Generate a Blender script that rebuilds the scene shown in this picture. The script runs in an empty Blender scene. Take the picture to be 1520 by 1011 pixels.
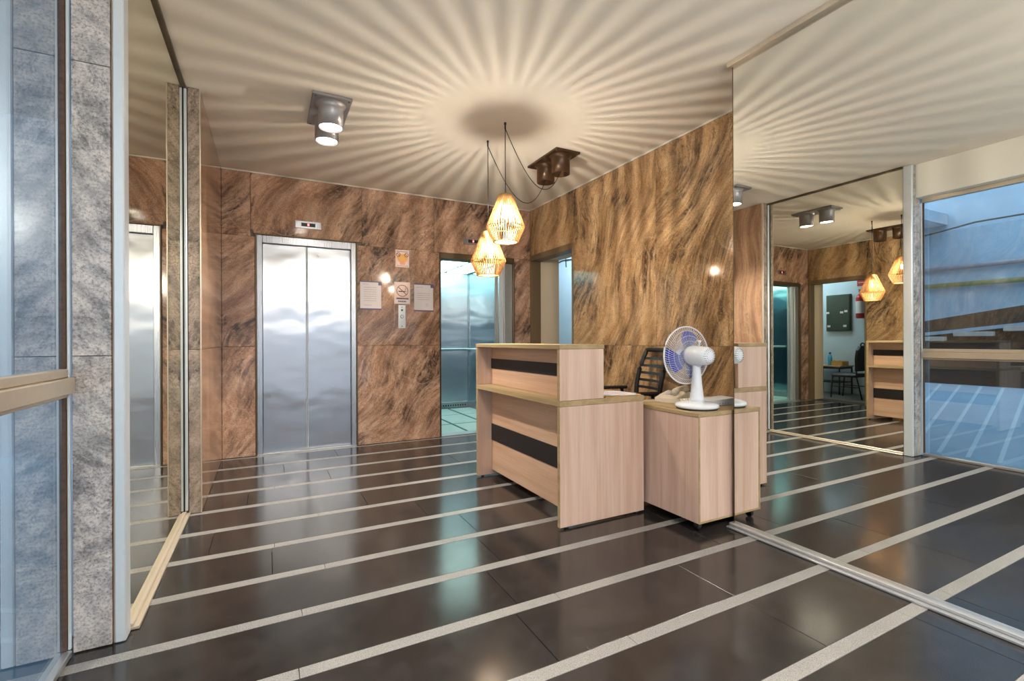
import bpy, math, random
from mathutils import Matrix, Vector
random.seed(7)
SC = bpy.context.scene
COL = SC.collection

# ------------------------------------------------------------------ camera
YAW, PITCH, ROLL, EYE = 0.47694, -0.000177, 0.0040, 1.11
def cam_axes():
    r = Vector((math.cos(YAW), -math.sin(YAW), 0)); f = Vector((math.sin(YAW), math.cos(YAW), 0)); u = Vector((0, 0, 1))
    f2 = f*math.cos(PITCH)+u*math.sin(PITCH); u2 = u*math.cos(PITCH)-f*math.sin(PITCH)
    r3 = r*math.cos(ROLL)-u2*math.sin(ROLL); u3 = u2*math.cos(ROLL)+r*math.sin(ROLL)
    return r3, u3, f2
cd = bpy.data.cameras.new('camera'); cam = bpy.data.objects.new('camera', cd); COL.objects.link(cam)
r_, u_, f_ = cam_axes()
cam.matrix_world = Matrix(((r_.x, u_.x, -f_.x, 0), (r_.y, u_.y, -f_.y, 0), (r_.z, u_.z, -f_.z, EYE), (0, 0, 0, 1)))
cd.sensor_width = 36; cd.lens = 701.3/1520*36; cd.clip_start = 0.02
SC.camera = cam
# ------------------------------------------------------------------ world and exposure
w = bpy.data.worlds.new('world'); SC.world = w; w.use_nodes = True
bg = w.node_tree.nodes['Background']; bg.inputs[0].default_value = (0.80, 0.90, 1.0, 1); bg.inputs[1].default_value = 2.4
SC.view_settings.view_transform = 'Standard'; SC.view_settings.look = 'None'
SC.view_settings.gamma = 1; SC.view_settings.use_curve_mapping = False
SC.view_settings.exposure = 0.84
SC.cycles.glossy_bounces = 8; SC.cycles.max_bounces = 14; SC.cycles.transparent_max_bounces = 16
PEND_W, SPOT_W, LIFT_E, ANNEX_E = 145.0, 80.0, 3.0, 60.0
FILL_GLOBE_E = 74.0

# ------------------------------------------------------------------ materials
def srgb(*c):
    return tuple(((x/255)/12.92 if x/255 <= .04045 else ((x/255+.055)/1.055)**2.4) for x in c[:3])+(1,)
class NT:
    def __init__(s, name):
        s.m = bpy.data.materials.new(name); s.m.use_nodes = True; s.t = s.m.node_tree; s.t.nodes.clear()
        s.out = s.t.nodes.new('ShaderNodeOutputMaterial')
    def n(s, kind, **kw):
        nd = s.t.nodes.new('ShaderNode'+kind)
        for k, v in kw.items():
            if k.startswith('_'):
                key = k[1:]; key = int(key) if key.isdigit() else key
                tgt = nd.inputs[key]
                if hasattr(v, 'is_output'): s.t.links.new(v, tgt)
                else: tgt.default_value = v
            else: setattr(nd, k, v)
        return nd
    def math(s, op, a, b=0.0, c=None, clamp=False):
        nd = s.n('Math', operation=op, _0=a, _1=b); nd.use_clamp = clamp
        if c is not None: nd.inputs[2].default_value = c
        return nd.outputs[0]
    def ramp(s, fac, stops, interp='LINEAR'):
        nd = s.n('ValToRGB', _0=fac); cr = nd.color_ramp; cr.interpolation = interp
        while len(cr.elements) < len(stops): cr.elements.new(.5)
        for e, (p, c) in zip(cr.elements, stops): e.position = p; e.color = c
        return nd.outputs[0]
    def mix(s, fac, a, b, blend='MIX'):
        nd = s.n('Mix', data_type='RGBA', blend_type=blend)
        for i, v in ((0, fac), (6, a), (7, b)):
            if hasattr(v, 'is_output'): s.t.links.new(v, nd.inputs[i])
            else: nd.inputs[i].default_value = v
        return nd.outputs[2]
    def noise(s, vec, scale, detail=4, rough=.5, dist=0):
        nd = s.n('TexNoise', _Vector=vec, _Scale=scale, _Detail=detail, _Roughness=rough, _Distortion=dist); return nd
    def bsdf(s, **kw):
        b = s.n('BsdfPrincipled')
        for k, v in kw.items():
            tgt = b.inputs[k.replace('_', ' ')]
            if hasattr(v, 'is_output'): s.t.links.new(v, tgt)
            else: tgt.default_value = v
        s.t.links.new(b.outputs[0], s.out.inputs[0]); return b
    def bump(s, h, strength=.2, dist=.01):
        return s.n('Bump', _Height=h, _Strength=strength, _Distance=dist).outputs[0]
MATS = {}
def plain(name, col, rough=.5, metal=0, bump=0, scale=40, spec=.5, var=.06):
    if name in MATS: return MATS[name]
    k = NT(name); tc = k.n('TexCoord').outputs['Object']
    nz = k.noise(tc, scale, 5, .6).outputs[0]
    d = tuple(c*(1-var) for c in col[:3])+(1,); l = tuple(min(1, c*(1+var)) for c in col[:3])+(1,)
    c = k.ramp(nz, [(.3, d), (.7, l)])
    kw = dict(Base_Color=c, Roughness=rough, Metallic=metal, Specular_IOR_Level=spec)
    if bump: kw['Normal'] = k.bump(nz, bump, .004)
    k.bsdf(**kw); MATS[name] = k.m; return k.m
def emit(name, col, strength):
    k = NT(name); e = k.n('Emission', _Color=col, _Strength=strength); k.t.links.new(e.outputs[0], k.out.inputs[0]); MATS[name] = k.m; return k.m

def marble(name, axis, tilt, cols, streak=(9, 1.1), warp=.3, vein=.75, rough=.09, speck=.35, coarse=1.0, thr=.47):
    """polished streaky stone; u runs along the wall, v is height, tilt leans the streaks"""
    k = NT(name); pos = k.n('TexCoord').outputs['Object']; oi = k.n('ObjectInfo').outputs['Random']
    sp = k.n('SeparateXYZ', _0=pos); u = sp.outputs[axis]; v = sp.outputs[2]
    off = k.math('MULTIPLY', oi, 7.0)
    base = k.n('CombineXYZ', _0=u, _1=v, _2=off).outputs[0]
    def warpv(p, scale, amt, det=2):
        w = k.noise(p, scale, det, .5).outputs[1]
        d = k.n('VectorMath', operation='SUBTRACT', _0=w, _1=(.5, .5, .5)).outputs[0]
        d = k.n('VectorMath', operation='MULTIPLY', _0=d, _1=(amt, amt, 0)).outputs[0]
        return k.n('VectorMath', operation='ADD', _0=p, _1=d).outputs[0]
    p = warpv(base, .9*coarse, warp*2.2, 1)
    p = warpv(p, 4*coarse, warp*.12, 3)
    p = warpv(p, 30*coarse, warp*.06)
    rot = k.n('Mapping', _Vector=p, _Rotation=(0, 0, tilt)).outputs[0]
    def layer(a, b, loc, det=7, rg=.68):
        st = k.n('Mapping', _Vector=rot, _Scale=(streak[0]*a, streak[1]*b, 1), _Location=loc).outputs[0]
        return k.noise(st, 1.0, det, rg).outputs[0]
    n1 = layer(1, 1, (0, 0, 0), 6, .62)
    mott = k.noise(rot, 26*coarse, 4, .65).outputs[0]
    n1 = k.math('ADD', k.math('MULTIPLY', n1, .72), k.math('MULTIPLY', mott, .28))
    c = k.ramp(n1, [(.36, cols[1]), (.48, cols[2]), (.60, cols[3]), (.70, cols[2])])
    big = k.noise(rot, 1.6*coarse, 3, .6).outputs[0]
    cl = k.ramp(big, [(thr-.08, (.10, .10, .10, 1)), (thr+.10, (1, 1, 1, 1))])
    rid = k.math('ABSOLUTE', k.math('SUBTRACT', layer(1.1, 1.2, (3.1, 1.7, 0), 5, .6), .5))
    line = k.ramp(rid, [(0, (1, 1, 1, 1)), (.028, (0, 0, 0, 1))])
    band = k.ramp(layer(.5, .8, (8.1, 4.7, 0), 5, .6), [(.45, (0, 0, 0, 1)), (.55, (1, 1, 1, 1))])
    fine = k.ramp(layer(2.0, 1.8, (5.3, 9.2, 0), 6, .7), [(.38, (.08, .08, .08, 1)), (.54, (1, 1, 1, 1))])
    brk = k.ramp(mott, [(.36, (.45, .45, .45, 1)), (.52, (1, 1, 1, 1))])
    bf = k.math('MULTIPLY', k.math('MULTIPLY', band, fine), k.math('ADD', k.math('MULTIPLY', cl, .75), .25))
    m = k.math('MULTIPLY', k.math('MAXIMUM', k.math('MULTIPLY', k.math('MULTIPLY', line, cl), .8), bf), brk)
    m = k.math('MULTIPLY', m, vein, clamp=True)
    c = k.mix(m, c, cols[0])
    pale = k.math('ABSOLUTE', k.math('SUBTRACT', k.noise(base, 1.1*coarse, 2, .45).outputs[0], .46))
    c = k.mix(k.math('MULTIPLY', k.ramp(pale, [(0, (1, 1, 1, 1)), (.006, (0, 0, 0, 1))]), .35), c, cols[3])
    g = k.noise(base, 110, 3, .7).outputs[0]
    gd = k.ramp(g, [(.34, (.55, .53, .52, 1)), (.5, (1, 1, 1, 1)), (.66, (1.18, 1.16, 1.12, 1))])
    c = k.mix(speck, c, k.mix(1.0, c, gd, 'MULTIPLY'))
    k.bsdf(Base_Color=c, Roughness=rough, Specular_IOR_Level=.5)
    MATS[name] = k.m; return k.m

def wood(name, along, base, dark, light, rough=.42):
    k = NT(name); tc = k.n('TexCoord').outputs['Object']
    sc = [16, 16, 16]; sc[along] = .7
    mp = k.n('Mapping', _Vector=tc, _Scale=tuple(sc)).outputs[0]
    n = k.noise(mp, 1.0, 5, .62, .25).outputs[0]
    c = k.ramp(n, [(.28, dark), (.46, base), (.6, light), (.78, base)])
    sc2 = [140, 140, 140]; sc2[along] = 3
    n2 = k.noise(k.n('Mapping', _Vector=tc, _Scale=tuple(sc2)).outputs[0], 1.0, 3, .5).outputs[0]
    c = k.mix(.35, c, k.mix(1.0, c, k.ramp(n2, [(.3, (.78, .76, .74, 1)), (.65, (1.06, 1.06, 1.06, 1))]), 'MULTIPLY'))
    k.bsdf(Base_Color=c, Roughness=rough, Normal=k.bump(n2, .05, .001))
    MATS[name] = k.m; return k.m

def brushed(name, tangent, col, rough=.24, aniso=.85, wob=.05, rot=0.0):
    k = NT(name); tc = k.n('TexCoord').outputs['Object']
    wv = k.noise(k.n('Mapping', _Vector=tc, _Scale=(1.4, 1.4, 2.6)).outputs[0], 1.0, 2, .5).outputs[0]
    fine = k.noise(k.n('Mapping', _Vector=tc, _Scale=(260, 260, 3)).outputs[0], 1.0, 2, .5).outputs[0]
    rr = k.math('ADD', k.math('MULTIPLY', fine, .06), rough-.03)
    t = k.n('CombineXYZ', _0=tangent[0], _1=tangent[1], _2=tangent[2]).outputs[0]
    k.bsdf(Base_Color=col, Metallic=1.0, Roughness=rr, Anisotropic=aniso, Anisotropic_Rotation=rot, Tangent=t, Normal=k.bump(wv, wob, .15))
    MATS[name] = k.m; return k.m

def glass_pane(name, tint, r0=.10, refl=(1, 1, 1, 1), expo=5.0):
    k = NT(name); ge = k.n('NewGeometry')
    c = k.math('ABSOLUTE', k.n('VectorMath', operation='DOT_PRODUCT', _0=ge.outputs['Incoming'], _1=ge.outputs['Normal']).outputs['Value'])
    fr = k.math('ADD', k.math('MULTIPLY', k.math('POWER', k.math('SUBTRACT', 1.0, c), expo), 1-r0), r0, clamp=True)
    a = k.n('BsdfTransparent', _Color=tint).outputs[0]; b = k.n('BsdfGlossy', _Color=refl, _Roughness=.0).outputs[0]
    m = k.n('MixShader', _0=fr, _1=a, _2=b); k.t.links.new(m.outputs[0], k.out.inputs[0]); MATS[name] = k.m; return k.m

# stones
M_BACK = marble('brown_streaked_granite', 0, 0.60, [srgb(46, 38, 37), srgb(142, 109, 90), srgb(178, 140, 116), srgb(204, 170, 146)], streak=(12, 2.4), warp=.30, vein=.9, speck=.8)
M_RIGHT = marble('golden_streaked_granite', 1, -0.40, [srgb(54, 43, 36), srgb(150, 118, 86), srgb(186, 149, 108), srgb(210, 177, 136)], streak=(11, 1.6), warp=.42, vein=.9, speck=.8)
M_LEFT = marble('brown_granite_side', 1, 0.05, [srgb(92, 68, 54), srgb(146, 112, 88), srgb(168, 132, 106), srgb(184, 150, 122)], streak=(12, .8), vein=.6)
M_PIL = marble('grey_brown_granite', 0, 0.5, [srgb(62, 56, 54), srgb(128, 114, 104), srgb(160, 142, 128), srgb(178, 160, 148)], streak=(22, 7), warp=.16, vein=.9, speck=.8, coarse=2)
M_GREY = marble('grey_speckled_granite', 0, -0.65, [srgb(64, 64, 68), srgb(142, 140, 142), srgb(178, 172, 170), srgb(198, 190, 186)], streak=(20, 9), warp=.14, vein=.7, speck=1.0, coarse=2, rough=.16)

def slate():
    k = NT('black_polished_slate'); tc = k.n('TexCoord').outputs['Object']; oi = k.n('ObjectInfo').outputs['Random']
    v = k.n('VectorMath', operation='ADD', _0=tc, _1=k.n('CombineXYZ', _2=k.math('MULTIPLY', oi, 9.0)).outputs[0]).outputs[0]
    n = k.noise(v, 3.2, 6, .62, .4).outputs[0]; n2 = k.noise(v, 16, 5, .6).outputs[0]
    c = k.ramp(n, [(.3, srgb(31, 30, 31)), (.5, srgb(40, 38, 38)), (.72, srgb(52, 50, 49))])
    c = k.mix(.18, c, k.ramp(n2, [(.45, srgb(34, 32, 32)), (.75, srgb(72, 69, 66))]))
    tone = k.ramp(oi, [(0, (.86, .86, .88, 1)), (1, (1.12, 1.08, 1.05, 1))])
    c = k.mix(1.0, c, tone, 'MULTIPLY')
    r = k.math('ADD', k.math('MULTIPLY', n2, .10), .12)
    k.bsdf(Base_Color=c, Roughness=r, Specular_IOR_Level=.55, Normal=k.bump(n2, .012, .002)); MATS['slate'] = k.m; return k.m
M_SLATE = slate()
def strip():
    k = NT('light_grey_granite_strip'); tc = k.n('TexCoord').outputs['Object']
    g = k.noise(tc, 260, 3, .7).outputs[0]; g2 = k.noise(tc, 6, 3, .6).outputs[0]
    c = k.ramp(g, [(.36, srgb(82, 80, 79)), (.5, srgb(130, 128, 126)), (.66, srgb(158, 156, 154))])
    c = k.mix(.25, c, k.ramp(g2, [(.3, srgb(108, 105, 102)), (.7, srgb(142, 140, 138))]))
    k.bsdf(Base_Color=c, Roughness=.42); return k.m
M_STRIP = strip()
M_GROUT = plain('dark_grout', srgb(58, 55, 52), .8)
M_CEIL = plain('cream_painted_plaster', srgb(226, 218, 206), .85, var=.012, scale=3, spec=.2)
M_WHITE = plain('white_painted_wall', srgb(222, 218, 208), .8, var=.015, scale=4, spec=.25)
M_CREAM = plain('cream_painted_reveal', srgb(214, 196, 170), .8, var=.02, scale=4, spec=.25)
M_BLUEW = plain('pale_blue_painted_wall', srgb(196, 214, 224), .8, var=.02, scale=3, spec=.2)
M_CORE = plain('grey_masonry', srgb(120, 116, 110), .9)
M_BROWNF = plain('brown_painted_metal', srgb(118, 98, 72), .45, var=.05)
M_ALU = plain('satin_aluminium', srgb(196, 198, 200), .32, .75, var=.03)
M_ALUW = plain('white_anodised_aluminium', srgb(206, 214, 220), .35, .25, var=.02)
M_ALUB = plain('champagne_aluminium', srgb(204, 192, 174), .35, .55, var=.03)
M_SEALO = plain('tan_seal', srgb(150, 112, 88), .7)
M_RUST = plain('rusty_brown_seal', srgb(84, 62, 50), .8, var=.3, scale=60)
M_DARKT = plain('dark_bronze_track', srgb(96, 84, 66), .4, .6)
M_BLACKL = plain('black_shadow_gap', srgb(16, 15, 15), .7)
def mirror_mat(name, col):
    k = NT(name); b = k.n('BsdfGlossy', _Color=col, _Roughness=0.0); k.t.links.new(b.outputs[0], k.out.inputs[0]); return k.m
M_MIRROR = mirror_mat('mirror_silvering', (.90, .91, .88, 1))
M_MIRROR2 = mirror_mat('mirror_silvering_warm', (.88, .87, .78, 1))
M_STEEL = brushed('brushed_stainless_door', (1, 0, 0), srgb(208, 214, 224), .34, .88, .12)
M_STEELY = brushed('brushed_stainless_side', (0, 1, 0), srgb(160, 186, 194), .14, .8, .08)
M_STEELF = brushed('stainless_frame', (0, 0, 1), srgb(176, 178, 184), .28, .3, .02)
M_BRASSE = plain('dark_bronze_edge', srgb(104, 88, 66), .4, .7)
M_WOODV = wood('ash_laminate_vertical', 2, srgb(204, 172, 154), srgb(190, 156, 138), srgb(214, 186, 170))
M_WOODH = wood('ash_laminate_horizontal', 1, srgb(200, 162, 134), srgb(188, 146, 118), srgb(210, 174, 148))
M_EDGE = wood('olive_edge_band', 1, srgb(166, 142, 102), srgb(150, 126, 88), srgb(178, 154, 116))
M_BLACKLAM = plain('black_laminate', srgb(28, 24, 26), .5)
M_BLACKP = plain('black_plastic', srgb(22, 21, 23), .42, bump=.1)
M_CHROME = plain('grey_chrome', srgb(150, 150, 152), .2, .9)
M_WPLAST = plain('white_gloss_plastic', srgb(226, 230, 236), .25, var=.01)
M_BEIGEP = plain('beige_phone_plastic', srgb(212, 200, 178), .4, var=.02)
M_PAPER = plain('white_paper', srgb(228, 222, 226), .7, var=.02)
M_INK = plain('grey_print', srgb(170, 162, 168), .7)
M_INKD = plain('dark_print', srgb(56, 44, 46), .7)
M_TAPE = plain('violet_tape', srgb(92, 84, 124), .5)
M_SIGNP = plain('pink_white_sign', srgb(232, 206, 196), .35, var=.02)
M_SIGNR = plain('brown_red_print', srgb(150, 84, 66), .5)
M_YEL = plain('orange_yellow_print', srgb(226, 168, 84), .5)
M_YEL2 = plain('pale_orange_print', srgb(226, 150, 118), .5)
M_RED = plain('red_enamel', srgb(176, 42, 46), .3)
M_GREENB = plain('dark_green_enamel', srgb(62, 74, 62), .5)
M_CORD = plain('black_cord', srgb(34, 30, 26), .5)
M_BRONZE = plain('brown_enamelled_metal', srgb(74, 52, 34), .3, .35)
M_SILVER = plain('silver_enamelled_metal', srgb(150, 148, 150), .35, .4)
M_BAMBOO = wood('golden_bamboo', 2, srgb(166, 124, 76), srgb(142, 102, 58), srgb(184, 144, 92))
M_MANILA = plain('manila_envelope', srgb(206, 160, 92), .6)
M_BLUEB = NT('blue_fan_blade'); M_BLUEB.bsdf(Base_Color=srgb(62, 72, 190), Roughness=.18, Transmission_Weight=.25); M_BLUEB = M_BLUEB.m
M_BOTTLE = plain('sky_blue_bottle', srgb(84, 176, 220), .25)
M_GLASS = glass_pane('shopfront_glass', (.84, .91, .95, 1), .10, (.90, .96, 1, 1), 2.3)
M_BULBG = glass_pane('clear_bulb_glass', (.98, .96, .92, 1), .03)
M_CONC = plain('pale_blue_concrete', srgb(126, 154, 176), .7, var=.09, scale=5, bump=.1)
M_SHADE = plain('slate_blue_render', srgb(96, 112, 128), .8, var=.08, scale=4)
M_PALEC = plain('pale_concrete_rib', srgb(160, 184, 200), .7)
M_PAVE = plain('light_street_paving', srgb(206, 204, 198), .8, var=.05, scale=2)
M_CONCD = plain('grey_concrete', srgb(150, 150, 148), .85, var=.1, scale=6)
M_DARKC = plain('blackened_timber', srgb(44, 36, 32), .8, var=.3, scale=9)
M_PIPE = plain('grey_pipe', srgb(120, 126, 140), .5)
M_PIPEG = plain('mossy_green_pipe', srgb(104, 110, 72), .6, var=.2)
M_LFLOOR = plain('pale_lift_floor', srgb(196, 214, 208), .3, var=.05, scale=12)
M_LFLINE = plain('dark_lift_floor_inlay', srgb(70, 88, 84), .5)
E_LIFT = emit('lift_light_panel', (.66, 1.0, .92, 1), LIFT_E)
E_SPOT = emit('halogen_lens', (1, .93, .82, 1), 26)
E_FIL = emit('glowing_filament', (1, .72, .36, 1), 160)
E_RED = emit('red_led', (1, .08, .08, 1), 5)
E_FILL_GLOBE = emit('opal_fill_globe', (1, .93, .83, 1), FILL_GLOBE_E)
E_FILL_TUBE = emit('cool_fill_tube', (.62, .82, 1.0, 1), ANNEX_E)

# ------------------------------------------------------------------ mesh helpers
class MB:
    def __init__(s): s.v = []; s.f = []; s.mi = []; s.mats = []; s.sm = []
    def _m(s, m):
        if m is None: m = 0
        if isinstance(m, int): return m
        if m not in s.mats: s.mats.append(m)
        return s.mats.index(m)
    def add(s, vs, fs, mi=0, smooth=False):
        o = len(s.v); s.v += [tuple(v) for v in vs]; s.f += [tuple(i+o for i in f) for f in fs]
        s.mi += [mi]*len(fs); s.sm += [smooth]*len(fs); return s
    def box(s, x0, x1, y0, y1, z0, z1, b=0, mi=0, xf=None):
        if x0 > x1: x0, x1 = x1, x0
        if y0 > y1: y0, y1 = y1, y0
        if z0 > z1: z0, z1 = z1, z0
        b = min(b, .49*min(x1-x0, y1-y0, z1-z0)) if b else 0
        if not b:
            vs = [(x, y, z) for x in (x0, x1) for y in (y0, y1) for z in (z0, z1)]
            fs = [(0, 1, 3, 2), (4, 6, 7, 5), (0, 4, 5, 1), (2, 3, 7, 6), (0, 2, 6, 4), (1, 5, 7, 3)]
        else:
            vs = []; idx = {}
            for ix, x in enumerate((x0, x1)):
                for iy, y in enumerate((y0, y1)):
                    for iz, z in enumerate((z0, z1)):
                        sx, sy, sz = (1-2*ix)*b, (1-2*iy)*b, (1-2*iz)*b
                        for a in range(3):
                            idx[ix, iy, iz, a] = len(vs)
                            vs.append((x+(0 if a == 0 else sx), y+(0 if a == 1 else sy), z+(0 if a == 2 else sz)))
            fs = []
            for a in range(3):
                o1, o2 = [q for q in range(3) if q != a]
                for sgn in (0, 1):
                    def key(p, q):
                        k = [0, 0, 0]; k[a] = sgn; k[o1] = p; k[o2] = q; return idx[k[0], k[1], k[2], a]
                    fs.append((key(0, 0), key(1, 0), key(1, 1), key(0, 1)))
            for a in range(3):          # edges run along axis a
                o1, o2 = [q for q in range(3) if q != a]
                for p in (0, 1):
                    for q in (0, 1):
                        def key(e, ax):
                            k = [0, 0, 0]; k[a] = e; k[o1] = p; k[o2] = q; return idx[k[0], k[1], k[2], ax]
                        fs.append((key(0, o1), key(1, o1), key(1, o2), key(0, o2)))
            for c in [(i, j, k) for i in (0, 1) for j in (0, 1) for k in (0, 1)]:
                fs.append(tuple(idx[c+(a,)] for a in range(3)))
        if xf is not None: vs = [tuple(xf @ Vector(v)) for v in vs]
        return s.add(vs, fs, mi)
    def lathe(s, prof, seg=24, c=(0, 0, 0), xf=None, mi=0, smooth=True, caps=True):
        vs = []; fs = []
        for r, z in prof:
            for i in range(seg):
                a = 2*math.pi*i/seg; vs.append((c[0]+r*math.cos(a), c[1]+r*math.sin(a), c[2]+z))
        for j in range(len(prof)-1):
            for i in range(seg):
                i2 = (i+1) % seg; fs.append((j*seg+i, j*seg+i2, (j+1)*seg+i2, (j+1)*seg+i))
        if caps:
            fs.append(tuple(range(seg-1, -1, -1))); fs.append(tuple((len(prof)-1)*seg+i for i in range(seg)))
        if xf is not None: vs = [tuple(xf @ Vector(v)) for v in vs]
        return s.add(vs, fs, mi, smooth)
    def tube(s, pts, r, seg=6, mi=0, closed=False, smooth=True):
        pts = [Vector(p) for p in pts]; n = len(pts); vs = []; fs = []
        for i, p in enumerate(pts):
            if closed: t = pts[(i+1) % n]-pts[i-1]
            else: t = pts[min(i+1, n-1)]-pts[max(i-1, 0)]
            t.normalize(); up = Vector((0, 0, 1)) if abs(t.z) < .95 else Vector((1, 0, 0))
            a = t.cross(up).normalized(); b = a.cross(t)
            rr = r[i] if isinstance(r, (list, tuple)) else r
            for k in range(seg):
                an = 2*math.pi*k/seg; vs.append(p+a*rr*math.cos(an)+b*rr*math.sin(an))
        m = n if closed else n-1
        for i in range(m):
            j = (i+1) % n
            for k in range(seg):
                k2 = (k+1) % seg; fs.append((i*seg+k, i*seg+k2, j*seg+k2, j*seg+k))
        if not closed:
            fs.append(tuple(range(seg-1, -1, -1))); fs.append(tuple((n-1)*seg+k for k in range(seg)))
        return s.add(vs, fs, mi, smooth)
    def prism(s, poly, x0, x1, plane='yz', mi=0, xf=None):
        n = len(poly)
        def P(a, b, t): return {'yz': (t, a, b), 'xz': (a, t, b), 'xy': (a, b, t)}[plane]
        vs = [P(a, b, x0) for a, b in poly]+[P(a, b, x1) for a, b in poly]
        fs = [tuple(range(n-1, -1, -1)), tuple(range(n, 2*n))]+[(i, (i+1) % n, n+(i+1) % n, n+i) for i in range(n)]
        if xf is not None: vs = [tuple(xf @ Vector(v)) for v in vs]
        return s.add(vs, fs, mi)
    def mesh(s, name, mats):
        me = bpy.data.meshes.new(name); me.from_pydata(s.v, [], s.f)
        for m in (mats if isinstance(mats, (list, tuple)) else [mats]): me.materials.append(m)
        for p, mi, sm in zip(me.polygons, s.mi, s.sm): p.material_index = mi; p.use_smooth = sm
        import bmesh
        bm = bmesh.new(); bm.from_mesh(me); bmesh.ops.recalc_face_normals(bm, faces=bm.faces); bm.to_mesh(me); bm.free()
        return me
    def build(s, name, mats, parent=None):
        o = bpy.data.objects.new(name, s.mesh(name, mats)); COL.objects.link(o)
        if parent is not None:
            o.parent = parent; o.matrix_parent_inverse = Matrix.Translation(-Vector(parent.location)) if parent.type == 'EMPTY' else Matrix.Identity(4)
        return o
def thing(name, label, cat, loc=(0, 0, 0), group=None):
    o = bpy.data.objects.new(name, None); COL.objects.link(o); o.location = loc; o.empty_display_size = .1
    o['label'] = label; o['category'] = cat
    if group: o['group'] = group
    return o
def tag(o, label, cat, group=None):
    o['label'] = label; o['category'] = cat
    if group: o['group'] = group
    return o
def struct(o): o['kind'] = 'structure'; return o
def rot_at(c, axis, ang): return Matrix.Translation(c) @ Matrix.Rotation(ang, 4, axis) @ Matrix.Translation(-Vector(c))

# dimensions of the lobby (metres, camera above the origin)
BW, RW, LW, LM, RM, GL, CH, FR = 5.20, 2.95, -0.385, -0.475, 2.45, -0.638, 2.75, -2.6

# ------------------------------------------------------------------ floor
fl = MB().box(-.66, 3.40, FR, 5.30, -.12, -.022).build('floor', M_GROUT); struct(fl)
S0, SP, SW = 0.968, 0.3815, 0.056
k0 = math.ceil((FR-S0)/SP)
rows = [S0+SP*k for k in range(k0, 12)]
jr = random.Random(3)
for i, y in enumerate(rows):
    x = -.66; cut = [-.66]; x += jr.uniform(.5, 1.1)
    while x < 2.9: cut.append(x); x += jr.uniform(.85, 1.15)
    cut.append(2.97)
    for a, b in zip(cut, cut[1:]):
        MB().box(a+.001, b-.001, y-SW/2+.001, y+SW/2-.001, -.024, 0.0005, .0008).build('granite_strip', M_STRIP, fl)
    y1 = y+SW/2; y2 = (rows[i+1]-SW/2) if i+1 < len(rows) else BW+.03
    if y2 - y1 < .02: continue
    known = {4: [.93], 3: [.88, 1.79], 5: [.93], 6: [.014], 7: [-.282], 2: [1.78]}
    row = round((y-S0)/SP)
    js = {2: [.93, 2.18], 1: [.89, 1.79], 3: [1.04, 2.18], 4: [.015, 1.08], 5: [-.28, .9, 1.9], 6: [.6, 1.7], 7: [-.13, 1.0, 2.0], 8: [.45, 1.55], 9: [.12, 1.1, 2.1], 0: [.3, 1.79], 10: [.6, 1.6]}.get(row)
    if js is None: js = [-.1+jr.uniform(0, .5), .9+jr.uniform(0, .4), 1.9+jr.uniform(0, .4)]
    cut = [-.66]+js+[2.97]
    for a, b in zip(cut, cut[1:]):
        MB().box(a+.0012, b-.0012, y1+.0008, y2-.0008, -.024, jr.uniform(-.0006, 0), .0008).build('slate_tile', M_SLATE, fl)

# ------------------------------------------------------------------ ceiling
ce = MB().box(-.72, 3.05, FR, 5.32, CH, CH+.12).build('ceiling', M_CEIL); struct(ce)

# ------------------------------------------------------------------ back wall
L1 = (-.107, .845, 2.16)          # first lift: left, right, top of its frame
L2 = (1.755, 2.72, 2.10)
wb = MB()
T = BW+.022
wb.box(-.7, L1[0], T, T+.14, 0, CH).box(L1[0], L1[1], T, T+.14, L1[2], CH).box(L1[1], L2[0], T, T+.14, 0, CH)
wb.box(L2[0], L2[1], T, T+.14, L2[2], CH).box(L2[1], 3.05, T, T+.14, 0, CH)
wb = wb.build('wall_back', M_CORE); struct(wb)
def panels(parent, mat, axis, face, depth, rects, name='stone_panel', g=.0012):
    for u0, u1, z0, z1 in rects:
        m = MB()
        if axis == 'x': m.box(u0+g, u1-g, face, face+depth, z0+g, z1-g, .0015)
        else: m.box(face, face+depth, u0+g, u1-g, z0+g, z1-g, .0015)
        m.build(name, mat, parent)
Z1, Z2 = 1.06, 2.126
panels(wb, M_BACK, 'x', BW, .021, [
    (LW, L1[0], .003, Z1), (LW, L1[0], Z1, Z2), (LW, -.145, Z2, CH), (-.145, .893, 2.16, CH), 
    (L1[1], L2[0], .003, Z1), (L1[1], L2[0], Z1, Z2), (.893, 1.69, Z2, CH), (1.69, 2.62, Z2, CH), (2.62, RW-.001, Z2, CH),
    (L2[1], RW-.001, .003, Z1), (L2[1], RW-.001, Z1, Z2)])
struct(MB().box(LW, RW, BW-.012, BW-.0005, CH-.012, CH-.0005, .003).build('trim_1', M_WHITE))
# ------------------------------------------------------------------ right wall with door opening
D0, D1, DZ = 4.25, 5.165, 2.135
wr = MB(); X = RW+.022
wr.box(X, 3.35, FR, D0, 0, CH).box(X, 3.35, D0, D1, DZ+.05, CH).box(X, 3.35, D1+.035, T, 0, CH)
wr = wr.build('wall_right', M_CORE); struct(wr)
panels(wr, M_RIGHT, 'y', RW, .021, [(D0, BW, DZ, CH), (3.02, D0, .003, Z1), (3.02, D0, Z1, CH), (1.88, 3.02, .003, Z1), (1.88, 3.02, Z1, CH)])
struct(MB().box(RW-.012, RW-.0005, 1.9, BW-.013, CH-.012, CH-.0005, .003).build('trim_2', M_WHITE))
dr = bpy.data.objects.new('door_1', None); COL.objects.link(dr); dr.location = (3.05, 4.7, 0); struct(dr)
MB().box(RW-.006, 3.085, D1, D1+.034, .002, DZ+.04, .003).build('door_jamb', M_BROWNF, dr)
MB().box(RW-.006, 3.085, D0-.0, D0+.03, .002, DZ+.04, .003).build('door_jamb', M_BROWNF, dr)
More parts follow.
